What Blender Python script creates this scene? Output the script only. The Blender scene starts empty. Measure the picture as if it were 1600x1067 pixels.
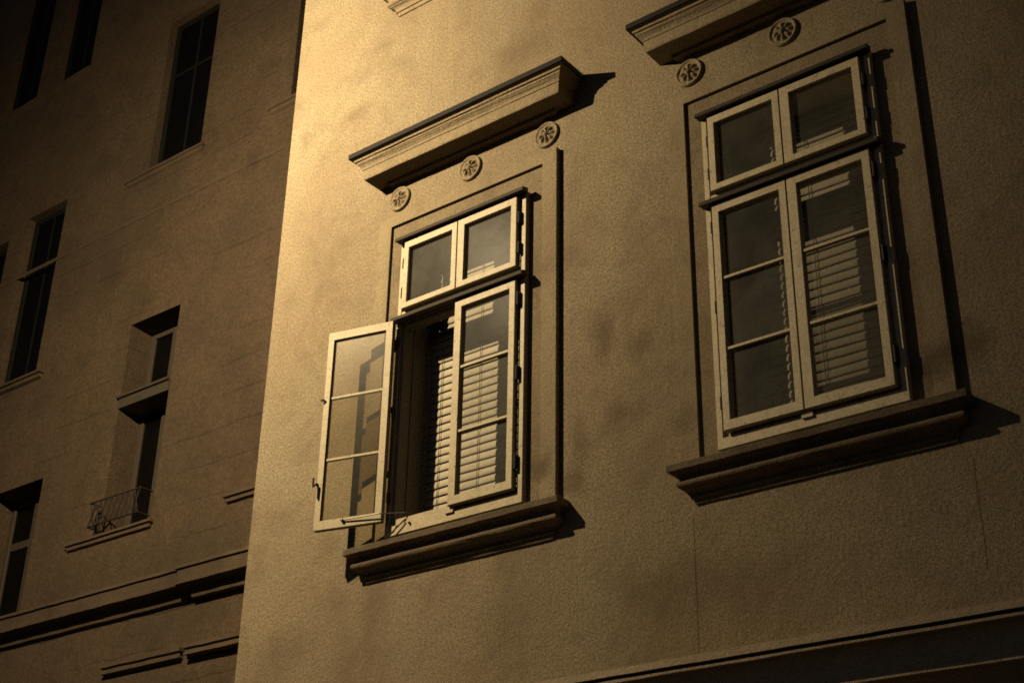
import bpy, bmesh, math, random
from mathutils import Vector, Matrix
random.seed(7)
S = bpy.context.scene
C = S.collection
R = math.radians

# ------------------------------------------------------------------ materials
def new_mat(name):
    m = bpy.data.materials.new(name); m.use_nodes = True
    nt = m.node_tree
    for n in list(nt.nodes): nt.nodes.remove(n)
    out = nt.nodes.new('ShaderNodeOutputMaterial')
    return m, nt, out

def N(nt, t, **kw):
    n = nt.nodes.new(t)
    for k, v in kw.items():
        if k.startswith('i_'): n.inputs[k[2:].replace('_', ' ')].default_value = v
        else: setattr(n, k, v)
    return n

def mixc(nt, fac, a, b, mode='MIX'):
    n = nt.nodes.new('ShaderNodeMix'); n.data_type = 'RGBA'; n.blend_type = mode
    for s, v in ((0, fac), (6, a), (7, b)):
        if isinstance(v, (int, float)): n.inputs[s].default_value = v
        elif isinstance(v, tuple): n.inputs[s].default_value = (*v, 1) if len(v) == 3 else v
        else: nt.links.new(v, n.inputs[s])
    return n.outputs[2]

def mathn(nt, op, a, b=None, c=None, clamp=False):
    n = nt.nodes.new('ShaderNodeMath'); n.operation = op; n.use_clamp = clamp
    for s, v in ((0, a), (1, b), (2, c)):
        if v is None: continue
        if isinstance(v, (int, float)): n.inputs[s].default_value = v
        else: nt.links.new(v, n.inputs[s])
    return n.outputs[0]

def noise(nt, vec, scale, detail=3, rough=.55, dist=0.):
    n = N(nt, 'ShaderNodeTexNoise', i_Scale=scale, i_Detail=detail, i_Roughness=rough, i_Distortion=dist)
    nt.links.new(vec, n.inputs['Vector']); return n.outputs['Fac']

def maprange(nt, v, a, b, c, d):
    n = N(nt, 'ShaderNodeMapRange')
    nt.links.new(v, n.inputs[0])
    for i, q in enumerate((a, b, c, d)): n.inputs[i+1].default_value = q
    return n.outputs[0]

def plaster(name, base, alt, stain, grain=.6, grit=130, lines=None, stain_amt=.55, cracks=None, grime=()):
    m, nt, out = new_mat(name)
    geo = N(nt, 'ShaderNodeNewGeometry'); P = geo.outputs['Position']
    big = noise(nt, P, .8, 4, .6, .4)
    mid = noise(nt, P, 3.1, 5, .62, .3)
    st = noise(nt, P, 1.9, 6, .7, .3)
    mp = N(nt, 'ShaderNodeMapping'); mp.inputs['Scale'].default_value = (6, 6, .7)
    nt.links.new(P, mp.inputs[0])
    drip = noise(nt, mp.outputs[0], 1.0, 4, .6, .2)
    col = mixc(nt, maprange(nt, big, .38, .62, 0, 1), base, alt)
    col = mixc(nt, mathn(nt, 'MULTIPLY', maprange(nt, st, .50, .68, 0, 1), stain_amt), col, stain)
    col = mixc(nt, mathn(nt, 'MULTIPLY', maprange(nt, drip, .55, .78, 0, 1), .28), col, stain)
    col = mixc(nt, mathn(nt, 'MULTIPLY', maprange(nt, mid, .5, .75, 0, 1), .35), col, tuple(x*.72 for x in base))
    gr = noise(nt, P, grit, 2, .6)
    gr2 = noise(nt, P, grit*.42, 3, .65)
    grs = mathn(nt, 'ADD', mathn(nt, 'MULTIPLY', gr, .6), mathn(nt, 'MULTIPLY', gr2, .4))
    col = mixc(nt, maprange(nt, grs, .43, .57, 0, grain), col, tuple(x*.42 for x in base))
    pat = noise(nt, P, 1.7, 6, .7, .35)
    col = mixc(nt, maprange(nt, pat, .52, .70, 0, .32), col, tuple(a*.5+b*.2 for a, b in zip(stain, base)))
    hgt = mathn(nt, 'ADD', mathn(nt, 'MULTIPLY', gr, .45), mathn(nt, 'MULTIPLY', gr2, .55))
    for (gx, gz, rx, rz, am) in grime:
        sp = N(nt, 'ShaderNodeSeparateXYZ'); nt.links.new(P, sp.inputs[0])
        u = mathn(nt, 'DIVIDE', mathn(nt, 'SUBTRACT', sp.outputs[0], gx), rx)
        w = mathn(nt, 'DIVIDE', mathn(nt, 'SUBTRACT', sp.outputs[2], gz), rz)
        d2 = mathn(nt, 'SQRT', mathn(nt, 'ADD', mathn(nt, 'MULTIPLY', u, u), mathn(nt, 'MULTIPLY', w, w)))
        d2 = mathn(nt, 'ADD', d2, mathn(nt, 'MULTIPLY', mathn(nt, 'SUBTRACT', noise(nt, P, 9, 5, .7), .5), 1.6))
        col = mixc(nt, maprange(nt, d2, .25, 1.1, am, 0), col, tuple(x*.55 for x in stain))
    if cracks:
        sep = N(nt, 'ShaderNodeSeparateXYZ'); nt.links.new(P, sep.inputs[0])
        wob = mathn(nt, 'MULTIPLY', mathn(nt, 'SUBTRACT', noise(nt, P, 5, 3), .5), .02)
        for (cx, z0, z1) in cracks:
            d = mathn(nt, 'ABSOLUTE', mathn(nt, 'ADD', mathn(nt, 'SUBTRACT', sep.outputs[0], cx), wob))
            a = maprange(nt, d, .002, .006, 1, 0)
            zz = mathn(nt, 'MULTIPLY', mathn(nt, 'GREATER_THAN', sep.outputs[2], z0), mathn(nt, 'LESS_THAN', sep.outputs[2], z1))
            a = mathn(nt, 'MULTIPLY', a, mathn(nt, 'MULTIPLY', zz, .55))
            col = mixc(nt, a, col, tuple(x*.3 for x in stain))
    bsdf = N(nt, 'ShaderNodeBsdfPrincipled', i_Roughness=.93)
    bsdf.inputs['Specular IOR Level'].default_value = .15
    nt.links.new(col, bsdf.inputs['Base Color'])
    bump = N(nt, 'ShaderNodeBump', i_Strength=.8, i_Distance=.008)
    nt.links.new(hgt, bump.inputs['Height'])
    b2 = N(nt, 'ShaderNodeBump', i_Strength=.28, i_Distance=.03)
    h2 = noise(nt, P, 7, 4, .6)
    if lines:
        sep = N(nt, 'ShaderNodeSeparateXYZ'); nt.links.new(P, sep.inputs[0])
        wob = mathn(nt, 'MULTIPLY', mathn(nt, 'SUBTRACT', noise(nt, P, 3, 4), .5), .09)
        z = mathn(nt, 'ADD', sep.outputs[2], wob)
        fr = mathn(nt, 'FRACT', mathn(nt, 'DIVIDE', z, lines))
        g = maprange(nt, mathn(nt, 'ABSOLUTE', mathn(nt, 'SUBTRACT', fr, .5)), .0, .05, 1, 0)
        g = mathn(nt, 'MULTIPLY', g, maprange(nt, noise(nt, P, 1.7, 4), .46, .60, 0, 1))
        h2 = mathn(nt, 'SUBTRACT', h2, mathn(nt, 'MULTIPLY', g, 1.7))
        dk = mixc(nt, mathn(nt, 'MULTIPLY', g, .3), col, tuple(x*.5 for x in stain))
        nt.links.new(dk, bsdf.inputs['Base Color'])
    nt.links.new(h2, b2.inputs['Height'])
    nt.links.new(b2.outputs[0], bump.inputs['Normal'])
    nt.links.new(bump.outputs[0], bsdf.inputs['Normal'])
    nt.links.new(bsdf.outputs[0], out.inputs[0])
    return m

def paint(name, col, dirt, rough=.55, amt=.5, scale=9, bumpd=.002, metallic=0., spec=.3, chips=0):
    m, nt, out = new_mat(name)
    geo = N(nt, 'ShaderNodeNewGeometry'); P = geo.outputs['Position']
    a = noise(nt, P, scale, 5, .65, .4); b = noise(nt, P, scale*8, 3, .6)
    c = mixc(nt, mathn(nt, 'MULTIPLY', maprange(nt, a, .48, .75, 0, 1), amt), col, dirt)
    c = mixc(nt, maprange(nt, b, .40, .62, 0, .5), c, dirt)
    c = mixc(nt, maprange(nt, noise(nt, P, 150, 2), .42, .62, 0, .3), c, tuple(x*.6 for x in col))
    if chips:
        ch = noise(nt, P, 26, 6, .75)
        c = mixc(nt, mathn(nt, 'MULTIPLY', maprange(nt, ch, .60, .64, 0, 1), chips), c, tuple(x*.55 for x in dirt))
        mp = N(nt, 'ShaderNodeMapping'); mp.inputs['Scale'].default_value = (30, 30, 3); nt.links.new(P, mp.inputs[0])
        c = mixc(nt, maprange(nt, noise(nt, mp.outputs[0], 1, 4, .7), .5, .72, 0, .35), c, dirt)
    bs = N(nt, 'ShaderNodeBsdfPrincipled', i_Roughness=rough, i_Metallic=metallic)
    bs.inputs['Specular IOR Level'].default_value = spec
    nt.links.new(c, bs.inputs['Base Color'])
    bp = N(nt, 'ShaderNodeBump', i_Strength=.4, i_Distance=bumpd)
    nt.links.new(b, bp.inputs['Height']); nt.links.new(bp.outputs[0], bs.inputs['Normal'])
    nt.links.new(bs.outputs[0], out.inputs[0])
    return m

def glass(name, tint=(.8, .82, .78), haze=.05, mirror=.13, wide=.05):
    m, nt, out = new_mat(name)
    geo = N(nt, 'ShaderNodeNewGeometry'); P = geo.outputs['Position']
    tr = N(nt, 'ShaderNodeBsdfTransparent'); tr.inputs[0].default_value = (*tint, 1)
    g1 = N(nt, 'ShaderNodeBsdfGlossy', i_Roughness=.28)
    g2 = N(nt, 'ShaderNodeBsdfGlossy', i_Roughness=.5)
    df = N(nt, 'ShaderNodeBsdfDiffuse'); df.inputs[0].default_value = (.5, .47, .4, 1)
    bp = N(nt, 'ShaderNodeBump', i_Strength=.15, i_Distance=.01)
    nt.links.new(noise(nt, P, 3.5, 3), bp.inputs['Height'])
    nt.links.new(bp.outputs[0], g1.inputs['Normal'])
    dirt = noise(nt, P, 5, 5, .65, .6)
    def mx(f, a, b):
        s = nt.nodes.new('ShaderNodeMixShader')
        if isinstance(f, (int, float)): s.inputs[0].default_value = f
        else: nt.links.new(f, s.inputs[0])
        nt.links.new(a, s.inputs[1]); nt.links.new(b, s.inputs[2]); return s.outputs[0]
    s = mx(maprange(nt, dirt, .3, .75, haze*.75, haze*1.35), tr.outputs[0], df.outputs[0])
    s = mx(maprange(nt, dirt, .3, .7, wide*.6, wide*1.4), s, g2.outputs[0])
    s = mx(mirror, s, g1.outputs[0])
    nt.links.new(s, out.inputs[0])
    return m

M = {}
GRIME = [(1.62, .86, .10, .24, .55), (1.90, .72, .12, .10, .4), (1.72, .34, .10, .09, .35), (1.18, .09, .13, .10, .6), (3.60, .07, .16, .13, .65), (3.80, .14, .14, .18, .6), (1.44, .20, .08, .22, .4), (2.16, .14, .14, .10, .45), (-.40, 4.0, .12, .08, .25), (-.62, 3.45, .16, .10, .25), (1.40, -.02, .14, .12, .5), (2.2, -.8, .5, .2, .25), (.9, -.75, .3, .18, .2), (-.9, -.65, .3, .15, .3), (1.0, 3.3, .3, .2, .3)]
M['wall'] = plaster('old_cream_plaster', (.50, .415, .275), (.44, .335, .225), (.21, .145, .095), grain=.95, stain_amt=.6,
                    cracks=[(2.19, -1.15, -.42), (3.74, -1.0, -.45)], grime=GRIME)
M['trim'] = plaster('trim_plaster', (.49, .40, .265), (.42, .33, .215), (.21, .15, .10), grain=.6, stain_amt=.5, grime=GRIME)
M['band'] = plaster('light_band_plaster', (.68, .54, .38), (.60, .47, .33), (.36, .26, .17), grain=.5, stain_amt=.4)
M['field'] = plaster('field_plaster', (.40, .32, .21), (.34, .265, .17), (.17, .12, .08), grain=.6, stain_amt=.7, grime=GRIME)
M['shaded_sill'] = plaster('shade_darkened_sill_plaster', (.27, .21, .14), (.21, .16, .11), (.09, .07, .05), grain=.6, stain_amt=.7)  # plaster colour lowered all over to deepen the shade under the sills
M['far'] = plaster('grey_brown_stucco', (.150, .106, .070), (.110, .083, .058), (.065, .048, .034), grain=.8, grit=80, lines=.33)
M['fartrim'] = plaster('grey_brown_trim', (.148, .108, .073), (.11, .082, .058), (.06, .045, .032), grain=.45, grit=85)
M['white'] = paint('weathered_cream_paint', (.86, .74, .51), (.50, .41, .27), .5, .45, chips=.7)
M['whitedim'] = paint('inner_lining_paint', (.84, .72, .50), (.55, .45, .30), .6, .5)
M['lead'] = paint('dark_sheet_metal', (.022, .02, .018), (.012, .011, .01), .75, .5)
M['ledge'] = paint('dark_ledge_paint', (.075, .06, .042), (.03, .025, .02), .7, .5)  # dark brown tone over the whole drip ledge
M['iron'] = paint('black_iron', (.03, .026, .022), (.06, .03, .018), .6, .5)
M['steel'] = paint('worn_steel', (.32, .28, .22), (.15, .12, .09), .4, .4, metallic=.6)
M['slat'] = paint('cream_slats', (.70, .62, .47), (.52, .45, .34), .6, .3, scale=4)
M['cord'] = paint('dark_cord', (.10, .075, .05), (.06, .045, .03), .8, .3)
M['room'] = paint('dark_room', (.05, .04, .03), (.03, .025, .02), .9, .3)
M['glass'] = glass('dusty_glass', (.92, .92, .91), .055, .002, .004)
M['glassopen'] = glass('clear_casement_glass', (.88, .86, .80), .03, .015, .003)
M['glassfar'] = glass('dark_glass', (.2, .2, .2), .006, .03, .004)
M['farblack'] = paint('near_black_frame_paint', (.008, .0075, .007), (.006, .005, .005), .8, .4)
M['farframe'] = paint('brown_frame_paint', (.085, .07, .052), (.05, .042, .03), .6, .5)
M['asphalt'] = plaster('asphalt', (.05, .048, .045), (.042, .04, .038), (.03, .03, .028), grit=60)
M['stone'] = plaster('pavement_stone', (.2, .19, .17), (.17, .16, .15), (.1, .1, .09), grit=60)
M['pole'] = paint('grey_green_lamp_paint', (.08, .09, .08), (.04, .045, .04), .5, .4)

# ------------------------------------------------------------------ mesh helpers
def bm_new(): return bmesh.new()

def box(bm, x0, x1, y0, y1, z0, z1, mat=None):
    vs = [Vector((x, y, z)) for x in (x0, x1) for y in (y0, y1) for z in (z0, z1)]
    if mat: vs = [mat @ v for v in vs]
    v = [bm.verts.new(p) for p in vs]
    for f in ((0, 1, 3, 2), (4, 6, 7, 5), (0, 4, 5, 1), (2, 3, 7, 6), (0, 2, 6, 4), (1, 5, 7, 3)):
        bm.faces.new([v[i] for i in f])

def prism_mitred(bm, prof, xa, xb, wall_y=0., jit=0.):
    """moulding on a wall: prof = list of (projection, z) from wall top round to wall bottom; ends returned to the wall."""
    rows = []
    n = max(2, int((xb-xa)/.12))
    for (p, z) in prof:
        row = [bm.verts.new((xa-p, wall_y, z)), ]
        for i in range(n+1):
            t = i/n
            x = (xa-p) + (xb-xa+2*p)*t
            j = (random.random()-.5)*jit if 0 < i < n else 0
            row.append(bm.verts.new((x, wall_y-p, z+j)))
        row.append(bm.verts.new((xb+p, wall_y, z)))
        rows.append(row)
    for a, b in zip(rows, rows[1:]):
        for i in range(len(a)-1):
            bm.faces.new((a[i], b[i], b[i+1], a[i+1]))
    try:
        bm.faces.new(rows[0]); bm.faces.new(list(reversed(rows[-1])))
    except ValueError: pass

def ring_frame(bm, ox0, ox1, oz0, oz1, ix0, ix1, iz0, iz1, y0, y1, mat=None, bevel=0.):
    """picture-frame with front at y0 (towards viewer) and back at y1"""
    def q(x, y, z):
        v = Vector((x, y, z)); return bm.verts.new(mat @ v if mat else v)
    O = [(ox0, oz0), (ox1, oz0), (ox1, oz1), (ox0, oz1)]
    I = [(ix0, iz0), (ix1, iz0), (ix1, iz1), (ix0, iz1)]
    b = bevel
    Ob = [(ox0+b, oz0+b), (ox1-b, oz0+b), (ox1-b, oz1-b), (ox0+b, oz1-b)]
    Ib = [(ix0-b, iz0-b), (ix1+b, iz0-b), (ix1+b, iz1+b), (ix0-b, iz1+b)]
    loops = [[q(x, y1, z) for x, z in O], [q(x, y0+b, z) for x, z in O], [q(x, y0, z) for x, z in Ob],
             [q(x, y0, z) for x, z in Ib], [q(x, y0+b*1.5, z) for x, z in I], [q(x, y1, z) for x, z in I]]
    if b == 0: loops = [loops[0], loops[1], loops[4], loops[5]]
    k = len(loops)
    for i in range(k):
        A, B = loops[i], loops[(i+1) % k]
        for j in range(4):
            bm.faces.new((A[j], A[(j+1) % 4], B[(j+1) % 4], B[j]))

def cyl(bm, a, b, r, seg=10, r2=None):
    a, b = Vector(a), Vector(b); d = b-a
    m = Matrix.Translation((a+b)/2) @ d.to_track_quat('Z', 'Y').to_matrix().to_4x4()
    bmesh.ops.create_cone(bm, cap_ends=True, segments=seg, radius1=r, radius2=r if r2 is None else r2, depth=d.length, matrix=m)

def tube(bm, pts, r, seg=8):
    for a, b in zip(pts, pts[1:]): cyl(bm, a, b, r, seg)
    for p in pts[1:-1]:
        bmesh.ops.create_uvsphere(bm, u_segments=seg, v_segments=6, radius=r, matrix=Matrix.Translation(p))

def obj(name, bm, mat, parent=None, label=None, smooth=False):
    bmesh.ops.recalc_face_normals(bm, faces=bm.faces)
    me = bpy.data.meshes.new(name); bm.to_mesh(me); bm.free()
    if smooth:
        for p in me.polygons: p.use_smooth = True
    me.materials.append(M[mat] if isinstance(mat, str) else mat)
    o = bpy.data.objects.new(name, me); C.objects.link(o)
    if parent: o.parent = parent
    if label: o['label'] = label
    return o

def tag(o, label, cat, group=None):
    o['label'] = label; o['category'] = cat
    if group: o['group'] = group
    return o

def empty(name, loc=(0, 0, 0), parent=None):
    o = bpy.data.objects.new(name, None); C.objects.link(o); o.location = loc
    o.empty_display_size = .3
    if parent: o.parent = parent
    return o

def wall_holes(bm, x0, x1, z0, z1, y, thick, holes, sub=None):
    """front sheet with rectangular openings, reveals going back by hole depth, and a back"""
    xs = sorted({x0, x1, *[h[0] for h in holes], *[h[1] for h in holes]})
    zs = sorted({z0, z1, *[h[2] for h in holes], *[h[3] for h in holes]})
    V = {}
    def v(x, yy, z):
        k = (round(x, 5), round(yy, 5), round(z, 5))
        if k not in V: V[k] = bm.verts.new(k)
        return V[k]
    for a, b in zip(xs, xs[1:]):
        for c, d in zip(zs, zs[1:]):
            mx, mz = (a+b)/2, (c+d)/2
            if any(h[0] < mx < h[1] and h[2] < mz < h[3] for h in holes): continue
            bm.faces.new((v(a, y, c), v(b, y, c), v(b, y, d), v(a, y, d)))
    for (a, b, c, d, dep) in holes:
        Y = y+dep
        for (p, q) in (((a, c), (b, c)), ((b, c), (b, d)), ((b, d), (a, d)), ((a, d), (a, c))):
            bm.faces.new((bm.verts.new((p[0], y, p[1])), bm.verts.new((q[0], y, q[1])), bm.verts.new((q[0], Y, q[1])), bm.verts.new((p[0], Y, p[1]))))
        bm.faces.new([bm.verts.new(p) for p in ((a, Y, c), (b, Y, c), (b, Y, d), (a, Y, d))])
    # sides, top, bottom, back of the block
    Y = y+thick
    for f in (((x0, y, z0), (x0, Y, z0), (x0, Y, z1), (x0, y, z1)), ((x1, y, z0), (x1, Y, z0), (x1, Y, z1), (x1, y, z1)),
              ((x0, y, z1), (x1, y, z1), (x1, Y, z1), (x0, Y, z1)), ((x0, Y, z0), (x1, Y, z0), (x1, Y, z1), (x0, Y, z1))):
        bm.faces.new([bm.verts.new(p) for p in f])

# ------------------------------------------------------------------ main building
GROUND = -4.75
DX = 2.425
main = empty('plaster_building', (2.5, 0, GROUND))
tag(main, 'lamplit cream plaster building with two tall moulded windows, one casement open', 'building')
def mobj(name, bm, mat, parent=None, label=None, smooth=False):
    o = obj(name, bm, mat, parent or main, label, smooth)
    if (parent or main) is main: o.matrix_parent_inverse = Matrix.Translation((-2.5, 0, -GROUND))
    return o

CORN = -1.368
bm = bm_new()
holes = [(k*DX-.0, k*DX+1.035, -.04, 2.03, .42) for k in (0, 1)]
wall_holes(bm, CORN, 11.0, GROUND, 9.5, 0., 1.55, holes)
mobj('wall', bm, 'wall')

# string course above the ground floor
bm = bm_new()
prof = [(0, -1.16), (.29, -1.245), (.295, -1.285), (.245, -1.287), (.245, -1.299), (.284, -1.301), (.284, -1.316), (.25, -1.318), (.225, -1.345), (.205, -1.395), (.190, -1.452),
        (.193, -1.458), (.193, -1.474), (.15, -1.478), (.13, -1.49), (.07, -1.53), (.03, -1.62), (.03, -1.66), (0, -1.665)]
prism_mitred(bm, prof, CORN-.0, 11.0, 0., .003)
mobj('string_course', bm, 'band')

def make_rosette(x, z, par):
    bm = bm_new()
    Ro, n = .098, 48
    petals = 8
    rings = [0, .010, .018, .024, .030, .040, .050, .060, .066, .072, .080, .086, .092, .098]
    ns = 64
    vr = []
    for r in rings:
        row = []
        for i in range(ns):
            a = 2*math.pi*i/ns
            if r < .019: h = .030*math.sqrt(max(0, 1-(r/.022)**2))+.006
            elif r < .067:
                pet = abs(math.cos(a*petals/2))
                h = .004+.024*(pet**1.2)*math.sin(math.pi*min(1, (r-.012)/.06))
            elif r < .079: h = .004
            else:
                h = .017*math.sqrt(max(0, 1-((r-.088)/.011)**2)) if abs(r-.088) < .011 else 0.
            row.append(bm.verts.new((x+r*math.cos(a), -.004-h, z+r*math.sin(a))))
        vr.append(row)
    for a, b in zip(vr, vr[1:]):
        for i in range(ns):
            bm.faces.new((a[i], a[(i+1) % ns], b[(i+1) % ns], b[i]))
    # rim back to the wall
    back = [bm.verts.new((v.co.x, .002, v.co.z)) for v in vr[-1]]
    for i in range(ns): bm.faces.new((vr[-1][i], vr[-1][(i+1) % ns], back[(i+1) % ns], back[i]))
    bmesh.ops.remove_doubles(bm, verts=bm.verts, dist=1e-5)
    return mobj('rosette', bm, 'trim', par, smooth=True)

def cornice_profile(dz=0):
    pts = [(.0, 2.858), (.235, 2.845), (.245, 2.843), (.245, 2.812), (.236, 2.808), (.228, 2.800)]
    # ovolo / cyma
    pts += [(.226, 2.786), (.214, 2.780), (.212, 2.770)]
    for i in range(6):
        t = i/5; pts.append((.208-.014*math.sin(t*math.pi/2)-.008*t, 2.766-.03*t))
    pts += [(.186, 2.732), (.184, 2.724), (.178, 2.720), (.172, 2.655), (.168, 2.645), (.12, 2.642), (.055, 2.640), (.045, 2.62), (.0, 2.615)]
    return [(p, z+dz) for p, z in pts]

def sill_profile(dz=0):
    pts = [(0, -.095), (.118, -.138), (.122, -.142), (.122, -.178), (.116, -.182), (.104, -.182)]
    for i in range(7):   # hollow under the slab
        t = i/6*math.pi/2; pts.append((.104-.036*math.sin(t), -.184-.042*(1-math.cos(t))-.006*i/6))
    for i in range(8):   # roll
        t = i/7*math.pi; pts.append((.066+.020*math.sin(t), -.248+.021*math.cos(t)))
    pts += [(.062, -.272)]
    for i in range(6):
        t = i/5*math.pi/2; pts.append((.060-.034*math.sin(t), -.275-.034*(1-math.cos(t))))
    pts += [(.030, -.312), (.030, -.322), (.018, -.324), (.012, -.350), (0, -.352)]
    return [(p, z+dz) for p, z in pts]

def make_surround(dx):
    # raised outer band (three sides) and the inner field the window frame sits in
    X0, X1, ZT = -.278+dx, 1.296+dx, 2.331
    x0, x1, zt = -.160+dx, 1.180+dx, 2.247
    ho = .03
    bm = bm_new()
    # band as an upside-down U prism, front y=-.038
    O = [(X0, -.11), (X0, ZT), (X1, ZT), (X1, -.11)]
    I = [(x0, -.11), (x0, zt), (x1, zt), (x1, -.11)]
    def ring(y, L, b=0): return [bm.verts.new((x, y, z)) for x, z in L]
    b = .003
    Of = [(X0+b, -.11), (X0+b, ZT-b), (X1-b, ZT-b), (X1-b, -.11)]
    loops = [ring(.01, O), ring(-.038+b, O), ring(-.038, Of), ring(-.038, I), ring(.01, I)]
    for A, B in zip(loops, loops[1:]):
        for j in range(3): bm.faces.new((A[j], A[j+1], B[j+1], B[j]))
    band = mobj('window_surround', bm, 'trim')
    bm = bm_new()
    hx0, hx1, hz0, hz1 = dx-.0, dx+1.035, -.04, 2.03
    # field sheet with opening for the window
    for (a, c, e, d) in ((x0, hx0, -.11, zt), (hx1, x1, -.11, zt), (hx0, hx1, hz1, zt), (hx0, hx1, -.11, hz0)):
        bm.faces.new([bm.verts.new(p) for p in ((a, -.018, e), (c, -.018, e), (c, -.018, d), (a, -.018, d))])
    f = mobj('inner_field', bm, 'field', band)
    return band

def make_window(dx, open_left, par=None):
    # fixed frame ---------------------------------------------------------------
    fx0, fx1, fz0, fz1 = -.030+dx, 1.066+dx, -.100, 2.070
    yf = -.060
    bm = bm_new()
    ring_frame(bm, fx0, fx1, fz0, fz1, dx+.006, dx+1.030, -.034, 2.036, yf, .03, bevel=.003)
    ring_frame(bm, dx+.0055, dx+1.0305, -.0345, 2.0365, dx+.0295, dx+1.0065, .016, 1.985, -.038, .0305, bevel=.002)
    # transom bar with weather ledge
    box(bm, dx+.007, dx+1.029, yf+.004, .029, 1.415, 1.500)
    box(bm, dx+.0300, dx+1.006, -.037, .028, 1.385, 1.523)
    box(bm, dx+.478, dx+.542, yf-.012, yf+.02, -.050, -.018)
    win = mobj('window', bm, 'white')
    win['label'] = 'window with its left casement swung open' if open_left else 'closed window with two casements under two top lights'
    for (z, zz) in ((2.046, 'head'), (1.418, 'transom')):
        bm = bm_new()
        up = .040 if zz == 'head' else .046
        pts = [(yf+.003, z+up), (-.112, z+.026), (-.118, z+.020), (-.118, z-.002), (-.110, z-.004), (-.110, z+.003), (yf+.003, z+.003)]
        rows = []
        for x in (fx0-.012, fx1+.012):
            rows.append([bm.verts.new((x, y, q)) for y, q in pts])
        for i in range(len(pts)-1): bm.faces.new((rows[0][i], rows[0][i+1], rows[1][i+1], rows[1][i]))
        bm.faces.new(rows[0]); bm.faces.new(rows[1]); bm.faces.new((rows[0][0], rows[0][-1], rows[1][-1], rows[1][0]))
        mobj('drip_ledge', bm, 'ledge', win)
    # inner lining of the box window
    bm = bm_new()
    for (a, b) in ((dx+.004, dx+.022), (dx+1.014, dx+1.031)): box(bm, a, b, .032, .40, -.035, 2.025)
    box(bm, dx+.0225, dx+1.0135, .032, .40, -.036, -.004)
    box(bm, dx+.0225, dx+1.0135, .032, .40, 1.995, 2.026)
    box(bm, dx+.0225, dx+.066, .215, .24, -.003, 1.994); box(bm, dx+.970, dx+1.0135, .215, .24, -.003, 1.994)
    box(bm, dx+.0225, dx+.032, .060, .072, -.003, 1.994)
    mobj('jamb_lining', bm, 'whitedim', win)
    # sashes --------------------------------------------------------------------
    xl, xc, xr = .028, .508, 1.012
    ys, yb = -.092, -.046
    def sash(x0, x1, z0, z1, gx0, gx1, gz0, gz1, name, mun=(), mat=None, gm='glass', lab=None):
        bm = bm_new()
        mt = mat
        X = (lambda a: a) if mt else (lambda a: a+dx)
        ring_frame(bm, X(x0), X(x1), z0, z1, X(gx0), X(gx1), gz0, gz1, ys, yb, mt, bevel=.0035)
        # glazing rebate bead
        ring_frame(bm, X(gx0)-.001, X(gx1)+.001, gz0-.001, gz1+.001, X(gx0)+.006, X(gx1)-.006, gz0+.006, gz1-.006, ys+.022, ys+.036, mt)
        for mz in mun:
            box(bm, X(gx0), X(gx1), ys+.008, ys+.034, mz-.0075, mz+.0075, mt)
        o = mobj(name, bm, 'white', win, lab)
        bm = bm_new()
        zs = [gz0]+list(mun)+[gz1]
        for a, b in zip(zs, zs[1:]):
            box(bm, X(gx0)+.001, X(gx1)-.001, ys+.0285, ys+.0315, a+.0075, b-.0075, mt)
        mobj('pane', bm, gm, win)
        return o
    zT, zTB, zLT, zB = 2.027, 1.505, 1.408, -.013
    top = (1.973, 1.549); low = (1.350, .046)
    mun = (.917, .472)
    sash(xl, xc-.003, zTB, zT, .073, .459, top[1], top[0], 'top_sash')
    sash(xc+.003, xr, zTB, zT, .571, .963, top[1], top[0], 'top_sash')
    sash(xc+.003, xr, zB, zLT, .571, .963, low[1], low[0], 'casement', mun)
    if not open_left:
        sash(xl, xc-.003, zB, zLT, .073, .459, low[1], low[0], 'casement', mun)
    else:
        # swung open about its left edge by ~166 degrees, nearly flat along the wall
        ang = R(180-14.0)
        hinge = Vector((-.014+dx, -.083, 0))
        # in local space casement spans x 0..w with its outside face at ys; mirror to put the inside face to the street
        mat = Matrix.Translation(hinge) @ Matrix.Rotation(-R(166), 4, 'Z') @ Matrix.Translation((0, .046, 0)) @ Matrix.Translation((0, 0, 0))
        w = .492
        # local: y from 0 (outer) to +thickness; use ys offset
        mat = mat @ Matrix.Translation((0, -ys-.046, 0))
        sash(0, w, zB, zLT, .047, w-.042, low[1], low[0], 'casement', mun, mat, 'glassopen', 'left casement swung wide open against the wall')
        def L(x, y, z): return mat @ Vector((x, y, z))
        # latch on the free edge, stay rod, hooks
        bm = bm_new()
        inn = yb+.006
        tube(bm, [L(w-.018, inn, .20), L(w-.018, inn+.004, .27), L(w-.010, inn+.014, .30), L(w+.008, inn+.026, .28), L(w+.012, inn+.022, .34)], .0065)
        mobj('latch', bm, 'iron', win)
        bm = bm_new(); tube(bm, [L(w-.012, inn, .90), L(w+.012, inn+.012, .90)], .007)
        mobj('striker', bm, 'iron', win)
        bm = bm_new()
        a = L(w*.56, yb-.004+.012, .028); b = Vector((dx+.075, yf+.02, .035))
        tube(bm, [a, L(.0, yb+.022, .03), Vector((dx+.14, yf+.01, .035))], .0042)
        bmesh.ops.create_uvsphere(bm, u_segments=10, v_segments=8, radius=.012, matrix=Matrix.Translation(a))
        mobj('stay_rod', bm, 'steel', win)
        bm = bm_new()
        tube(bm, [Vector((dx+.155, yf-.012, -.015)), Vector((dx+.12, yf-.016, -.04)), Vector((dx+.035, yf-.02, -.098))], .0045)
        bmesh.ops.create_uvsphere(bm, u_segments=10, v_segments=8, radius=.009, matrix=Matrix.Translation((dx+.185, yf-.006, -.045)))
        mobj('stay_hook', bm, 'iron', win)
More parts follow.
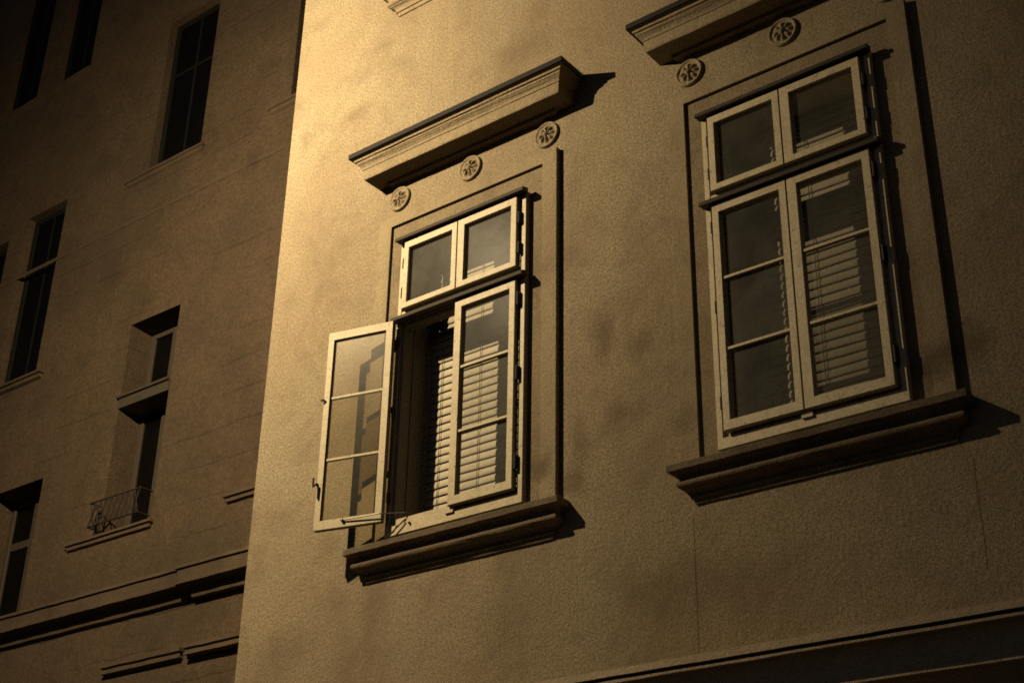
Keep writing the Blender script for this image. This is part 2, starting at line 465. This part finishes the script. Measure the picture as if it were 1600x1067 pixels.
    # hinges: knuckles beside the sashes
    def hinge_at(x, z, h=.085, big=1.):
        bm = bm_new()
        cyl(bm, (x, -.077, z-h/2), (x, -.077, z+h/2), .0085*big, 10)
        cyl(bm, (x, -.077, z+h/2), (x, -.077, z+h/2+.012), .006*big, 8, .002)
        cyl(bm, (x, -.077, z-h/2-.012), (x, -.077, z-h/2), .002, 8, .006*big)
        box(bm, x-.002, x+.014, -.0665, yf-.001, z-h/2+.004, z+h/2-.004)
        mobj('hinge', bm, 'iron', win)
    for z in (1.64, 1.87): hinge_at(dx+xr+.011, z, .08, 1.35); hinge_at(dx+xl-.012, z, .07)
    for z in (1.27, .75, .16):
        hinge_at(dx+xr+.011, z, .095, 1.35)
        if not open_left: hinge_at(dx+xl-.012, z, .07)
    if open_left:
        for z in (1.27, .75, .16): hinge_at(dx+xl-.032, z, .07)
    # little knobs on the bottom rail
    for x in ((.62,) if open_left else (.30, .80)):
        bm = bm_new(); bmesh.ops.create_uvsphere(bm, u_segments=10, v_segments=8, radius=.009, matrix=Matrix.Translation((dx+x, yf-.005, -.028)))
        mobj('rail_pin', bm, 'iron', win)
    return win

def make_blind(dx, label, name='venetian_blind'):
    yb = .19
    root = empty(name, (dx+.51, yb, 1.97))
    tag(root, label, 'blind', 'venetian blinds inside the windows')
    inv = Matrix.Translation((-(dx+.51), -yb, -1.97))
    bm = bm_new()
    pitch, w = .0565, .0615
    z = 1.93
    k = 0
    while z > .0:
        tilt = R(81+random.uniform(-1.8, 1.8))
        sk = random.uniform(-.0025, .0025)
        segs = 6
        rows = []
        for ix in range(9):
            x = dx+.075+(.885)*ix/8
            row = []
            for i in range(segs+1):
                t = i/segs-.5
                crown = .006*(1-(2*t)**2)
                # slat axis: upper edge inside, lower edge outside
                yy = yb + t*w*math.cos(tilt) - crown*math.sin(tilt)
                zz = z + t*w*math.sin(tilt) + crown*math.cos(tilt) + sk*(ix/8-.5) + .0012*math.sin(ix*1.7+k)
                row.append(bm.verts.new((x, yy, zz)))
            rows.append(row)
        for a, b in zip(rows, rows[1:]):
            for i in range(segs): bm.faces.new((a[i], b[i], b[i+1], a[i+1]))
        z -= pitch; k += 1
    s = obj('slats', bm, 'slat', root, smooth=True); s.matrix_parent_inverse = inv
    md = s.modifiers.new('thick', 'SOLIDIFY'); md.thickness = .0012
    bm = bm_new(); box(bm, dx+.072, dx+.964, yb-.02, yb+.03, 1.955, 1.99)
    h = obj('headrail', bm, 'slat', root); h.matrix_parent_inverse = inv
    for x in (.19, .52, .85):
        bm = bm_new(); cyl(bm, (dx+x, yb-.016, 0.0), (dx+x, yb-.016, 1.955), .0022, 6)
        c = obj('ladder_cord', bm, 'cord', root); c.matrix_parent_inverse = inv
    return root

for k in (0, 1):
    dx = k*DX
    make_surround(dx)
    bm = bm_new(); prism_mitred(bm, cornice_profile(), dx-.17, dx+1.235, 0., .005)
    corn = mobj('window_cornice', bm, 'trim')
    bm = bm_new(); prism_mitred(bm, [(0, 2.868), (.252, 2.854), (.257, 2.849), (.257, 2.811), (.2475, 2.811), (.2475, 2.846), (0, 2.862)], dx-.17, dx+1.235, 0.)
    mobj('metal_flashing', bm, 'lead', corn)
    for x in (-.125, .530, 1.19): make_rosette(dx+x, 2.487, main)
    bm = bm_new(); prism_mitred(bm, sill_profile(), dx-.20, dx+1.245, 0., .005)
    mobj('window_sill', bm, 'shaded_sill')
    make_window(dx, k == 0)
    make_blind(dx, ['cream slatted blind behind the window with the open casement, brightly lamplit',
                    'dim cream slatted blind behind the closed window on the right'][k])
bm = bm_new(); prism_mitred(bm, sill_profile(4.56), -.245, 1.245, 0., .0025)
mobj('window_sill', bm, 'trim')

# ------------------------------------------------------------------ building set back on the left
CX, CY, CZ = 5.9596, -6.3261, -3.1163
YB = 1.5
F = (YB-CY)/(-CY)
def fx(X): return CX+(X-CX)*F
def fz(Z): return CZ+(Z-CZ)*F
far = empty('stucco_building', (-8, YB, GROUND))
tag(far, 'dim brown stucco building with deep dark windows, set back beside the bright facade', 'building')
def fobj(name, bm, mat, parent=None, label=None, smooth=False):
    o = obj(name, bm, mat, parent or far, label, smooth)
    if (parent or far) is far: o.matrix_parent_inverse = Matrix.Translation((8, -YB, -GROUND))
    return o
D = .30
def dep_of(k): return D if k in ('A1', 'A0', 'B1') else .12
wins = {  # apparent coordinates on the front plane: x0,x1,z0,z1
    'A1': (-3.12, -2.50, .575, 2.40), 'A2': (-3.22, -2.53, 3.96, 5.62), 'A3': (-1.43, -.75, 3.96, 5.60), 'A0': (-1.28, -.66, .575, 2.40),
    'B1': (-4.74, -4.01, .10, 1.25), 'B2': (-5.02, -4.42, 2.33, 4.14), 'B3': (-5.02, -4.46, 5.68, 7.6),
    'C2': (-5.9, -5.30, 2.38, 4.0), 'C3': (-5.9, -5.34, 5.68, 7.6)}
H = {k: (fx(a), fx(b), fz(c), fz(d)) for k, (a, b, c, d) in wins.items()}
bm = bm_new()
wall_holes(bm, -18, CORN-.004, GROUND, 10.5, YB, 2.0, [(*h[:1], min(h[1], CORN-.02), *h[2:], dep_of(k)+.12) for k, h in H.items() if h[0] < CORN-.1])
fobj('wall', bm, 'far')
for k, (a, b, c, d) in H.items():
    if a > CORN-.1: continue
    b_ = min(b, CORN-.02)
    bm = bm_new()
    dd = dep_of(k)
    y0 = YB+dd
    fw = .07
    ring_frame(bm, a+.003, b_-.003, c+.003, d-.003, a+fw, b_-fw, c+fw, d-fw, y0-.03, y0+.03, bevel=.004)
    plain = k not in ('A1', 'B1')
    zt = c+(d-c)*.64
    hb, hz, mid = (.014, .014, (a+b_)/2) if plain else (.032, .04, (a+b_)/2)
    box(bm, mid-hb, mid+hb, y0-(.014 if plain else .032), y0+.02, c+fw, d-fw)
    box(bm, a+fw, mid-hb-.001, y0-.016, y0+.02, zt-hz, zt+hz)
    box(bm, mid+hb+.001, b_-fw, y0-.016, y0+.02, zt-hz, zt+hz)
    w = fobj('window', bm, 'farblack' if plain else 'farframe')
    bm = bm_new()
    for (p, q) in ((a+fw, mid-hb-.001), (mid+hb+.001, b_-fw)):
        for (e, f) in ((c+fw, zt-hz-.001), (zt+hz+.001, d-fw)): box(bm, p, q, y0-.006, y0, e, f)
    fobj('pane', bm, 'glassfar', w)
    if k == 'A1':
        z1, z2 = fz(1.635), fz(1.735)
        bm = bm_new(); box(bm, a+.004, b_-.004, YB-.01, y0-.04, z1, z2)
        box(bm, a-.02, b_+.0, YB-.035, YB-.011, z2-.015, z2+.012)
        fobj('transom_box', bm, 'farframe', w)
        # low wire guard standing proud of the opening
        bm = bm_new()
        gz0, gz1 = c+.03, c+.27
        gy = YB-.14
        X0, X1 = a-.0, b_-.03
        for z in (gz0, gz1): tube(bm, [(X0, YB, z), (X0, gy, z), (X1, gy, z), (X1, YB, z)], .009, 6)
        n = 9
        for i in range(n):
            u, v = X0+(X1-X0)*i/n, X0+(X1-X0)*(i+1)/n
            cyl(bm, (u, gy, gz0), (v, gy, gz1), .005, 6); cyl(bm, (u, gy, gz1), (v, gy, gz0), .005, 6); cyl(bm, ((u+v)/2, gy+.004, gz0), ((u+v)/2, gy+.004, gz1), .004, 6)
        for (y_a, y_b) in ((YB, YB-.07), (YB-.07, gy)):
            cyl(bm, (X0, y_a, gz0), (X0, y_b, gz1), .006, 6); cyl(bm, (X0, y_a, gz1), (X0, y_b, gz0), .006, 6)
        g = fobj('window_guard', bm, 'iron')
# sills
def fsill(x0, x1, z, p=.055):
    bm = bm_new()
    prism_mitred(bm, [(0, z), (p, z-.02), (p, z-.045), (p*.6, z-.05), (p*.55, z-.085), (p*.35, z-.09), (0, z-.10)], x0+p, x1-p, YB, .003)
    fobj('window_sill', bm, 'fartrim')
fsill(fx(-3.50), fx(-2.46), H['A1'][2]-.003)
fsill(fx(-3.50), fx(-2.46), H['A2'][2]-.003)
fsill(fx(-1.66), CORN-.02, H['A3'][2]-.003)
fsill(fx(-1.66), CORN-.02, fz(.575))
fsill(fx(-6.4), fx(-4.40), H['B3'][2]-.003)
fsill(fx(-5.00), fx(-4.28), H['B2'][2]-.003, .07)
# string course of the stucco building, breaking forward round a shallow pilaster at its right end
def fband(prof, name, x0, x1, extra=0):
    bm = bm_new(); prism_mitred(bm, prof, x0, x1, YB-extra, .005); fobj(name, bm, 'fartrim')
zb = fz(.08)
bandp = [(0, zb+.03), (.16, zb-.03), (.165, zb-.06), (.145, zb-.065), (.14, zb-.16), (.155, zb-.17), (.155, zb-.20), (.06, zb-.22), (.04, zb-.30), (0, zb-.31)]
xp = fx(-1.95)
fband(bandp, 'string_course', -17.8, xp-.02)
fband(bandp, 'string_course', xp+.17, CORN-.2, .03)
zm = fz(-.50)
mp_ = [(0, zm+.02), (.06, zm), (.06, zm-.03), (.04, zm-.04), (.04, zm-.06), (.05, zm-.065), (.05, zm-.085), (0, zm-.10)]
fband(mp_, 'moulding', fx(-2.75), xp-.02)
fband(mp_, 'moulding', xp+.17, CORN-.2, .03)
zc = fz(3.50)
fband([(0, zc+.01), (.010, zc), (.010, zc-.03), (0, zc-.04)], 'moulding', -17.5, CORN-.1)
zc = fz(4.86)
fband([(0, zc+.01), (.02, zc), (.02, zc-.03), (0, zc-.04)], 'moulding', -17.5, fx(-4.42))

# ------------------------------------------------------------------ street
def sheet(name, x0, x1, y0, y1, z, mat):
    bm = bm_new(); bm.faces.new([bm.verts.new(p) for p in ((x0, y0, z), (x1, y0, z), (x1, y1, z), (x0, y1, z))])
    o = obj(name, bm, mat); o['kind'] = 'structure'; return o
sheet('ground', -120, 120, -120, 120, GROUND-.13, 'asphalt')
bm = bm_new(); box(bm, -60, 60, -2.4, YB+.3, GROUND-.2, GROUND)
o = obj('pavement', bm, 'stone'); o['kind'] = 'structure'

# street lamp that lights the facades (just outside the picture, on the left)
LX, LY, LZ = -1.8, -3.6, 4.1
lamp = empty('street_lamp', (LX-1.9, LY, GROUND-.13))
tag(lamp, 'tall grey lamp post with curved arm and glowing warm lantern at the kerb', 'street lamp')
def lobj(name, bm, mat, parent=None, smooth=True):
    o = obj(name, bm, mat, parent or lamp, smooth=smooth)
    if (parent or lamp) is lamp: o.matrix_parent_inverse = Matrix.Translation((-(LX-1.9), -LY, -(GROUND-.13)))
    return o
px = LX-1.9
bm = bm_new()
cyl(bm, (px, LY, GROUND-.13), (px, LY, GROUND+.9), .11, 20, .095); cyl(bm, (px, LY, GROUND+.9), (px, LY, LZ+.3), .075, 18, .05)
lobj('pole', bm, 'pole')
bm = bm_new()
pts = [Vector((px+1.9*math.sin(t)*.98, LY, LZ+.3+.55*(1-math.cos(t*1.15)) if t < 1.2 else LZ+.3+.55*(1-math.cos(1.38))-.02)) for t in [i*math.pi/2/8 for i in range(9)]]
tube(bm, pts, .032, 10)
lobj('arm', bm, 'pole')
bm = bm_new()
top = pts[-1]
cyl(bm, (LX, LY, LZ+.28), (LX, LY, top.z+.02), .02, 10)
cyl(bm, (LX, LY, LZ+.20), (LX, LY, LZ+.30), .13, 24, .05)
cyl(bm, (LX, LY, LZ+.185), (LX, LY, LZ+.20), .14, 24, .13)
lobj('lamp_hood', bm, 'pole')
mg, nt, out = new_mat('lamp_glow'); e = N(nt, 'ShaderNodeEmission', i_Strength=30); e.inputs[0].default_value = (1, .72, .36, 1); nt.links.new(e.outputs[0], out.inputs[0])
bm = bm_new(); bmesh.ops.create_uvsphere(bm, u_segments=16, v_segments=12, radius=.035, matrix=Matrix.Translation((LX, LY, LZ+.15)))
lobj('bulb', bm, mg)
ld = bpy.data.lights.new('street_lamp_light', 'SPOT'); ld.energy = 1740; ld.color = (1.0, .775, .445); ld.shadow_soft_size = .045
ld.spot_size = R(162); ld.spot_blend = 1.0
lo = bpy.data.objects.new('street_lamp_light', ld); C.objects.link(lo); lo.location = (LX, LY, LZ-.01)
lo.rotation_euler = Vector((-.55, 3.4, -1.25)).to_track_quat('-Z', 'Y').to_euler()

# ------------------------------------------------------------------ night sky
W = bpy.data.worlds.new('World'); S.world = W; W.use_nodes = True
wn = W.node_tree
sky = wn.nodes.new('ShaderNodeTexSky'); sky.sky_type = 'NISHITA'; sky.sun_disc = False
sky.sun_elevation = R(-4); sky.sun_rotation = R(200)
bg = wn.nodes['Background']; bg.inputs[1].default_value = .5
wn.links.new(sky.outputs[0], bg.inputs[0])

# ------------------------------------------------------------------ camera
def rot(yaw, pitch, roll):
    f = Vector((math.sin(yaw)*math.cos(pitch), math.cos(yaw)*math.cos(pitch), math.sin(pitch)))
    r = Vector((math.cos(yaw), -math.sin(yaw), 0)); u = r.cross(f)
    return r*math.cos(roll)+u*math.sin(roll), -r*math.sin(roll)+u*math.cos(roll), f
r_, u_, f_ = rot(R(-38.5308), R(27.1227), R(1.09083))
cd = bpy.data.cameras.new('camera'); cam = bpy.data.objects.new('camera', cd); C.objects.link(cam)
m = Matrix((r_, u_, -f_)).transposed().to_4x4(); m.translation = (CX, CY, CZ)
cam.matrix_world = m
cd.sensor_width = 36; cd.lens = 2249.47/1600*36*1.0; cd.clip_end = 500
S.camera = cam
S.view_settings.view_transform = 'Standard'; S.view_settings.look = 'None'; S.view_settings.exposure = 0; S.view_settings.gamma = 1
S.cycles.filter_width = 1.7; S.cycles.use_denoising = False
S.cycles.max_bounces = 6; S.cycles.diffuse_bounces = 1; S.cycles.sample_clamp_indirect = .034; S.cycles.transparent_max_bounces = 12
S.cycles.caustics_reflective = False; S.cycles.caustics_refractive = False
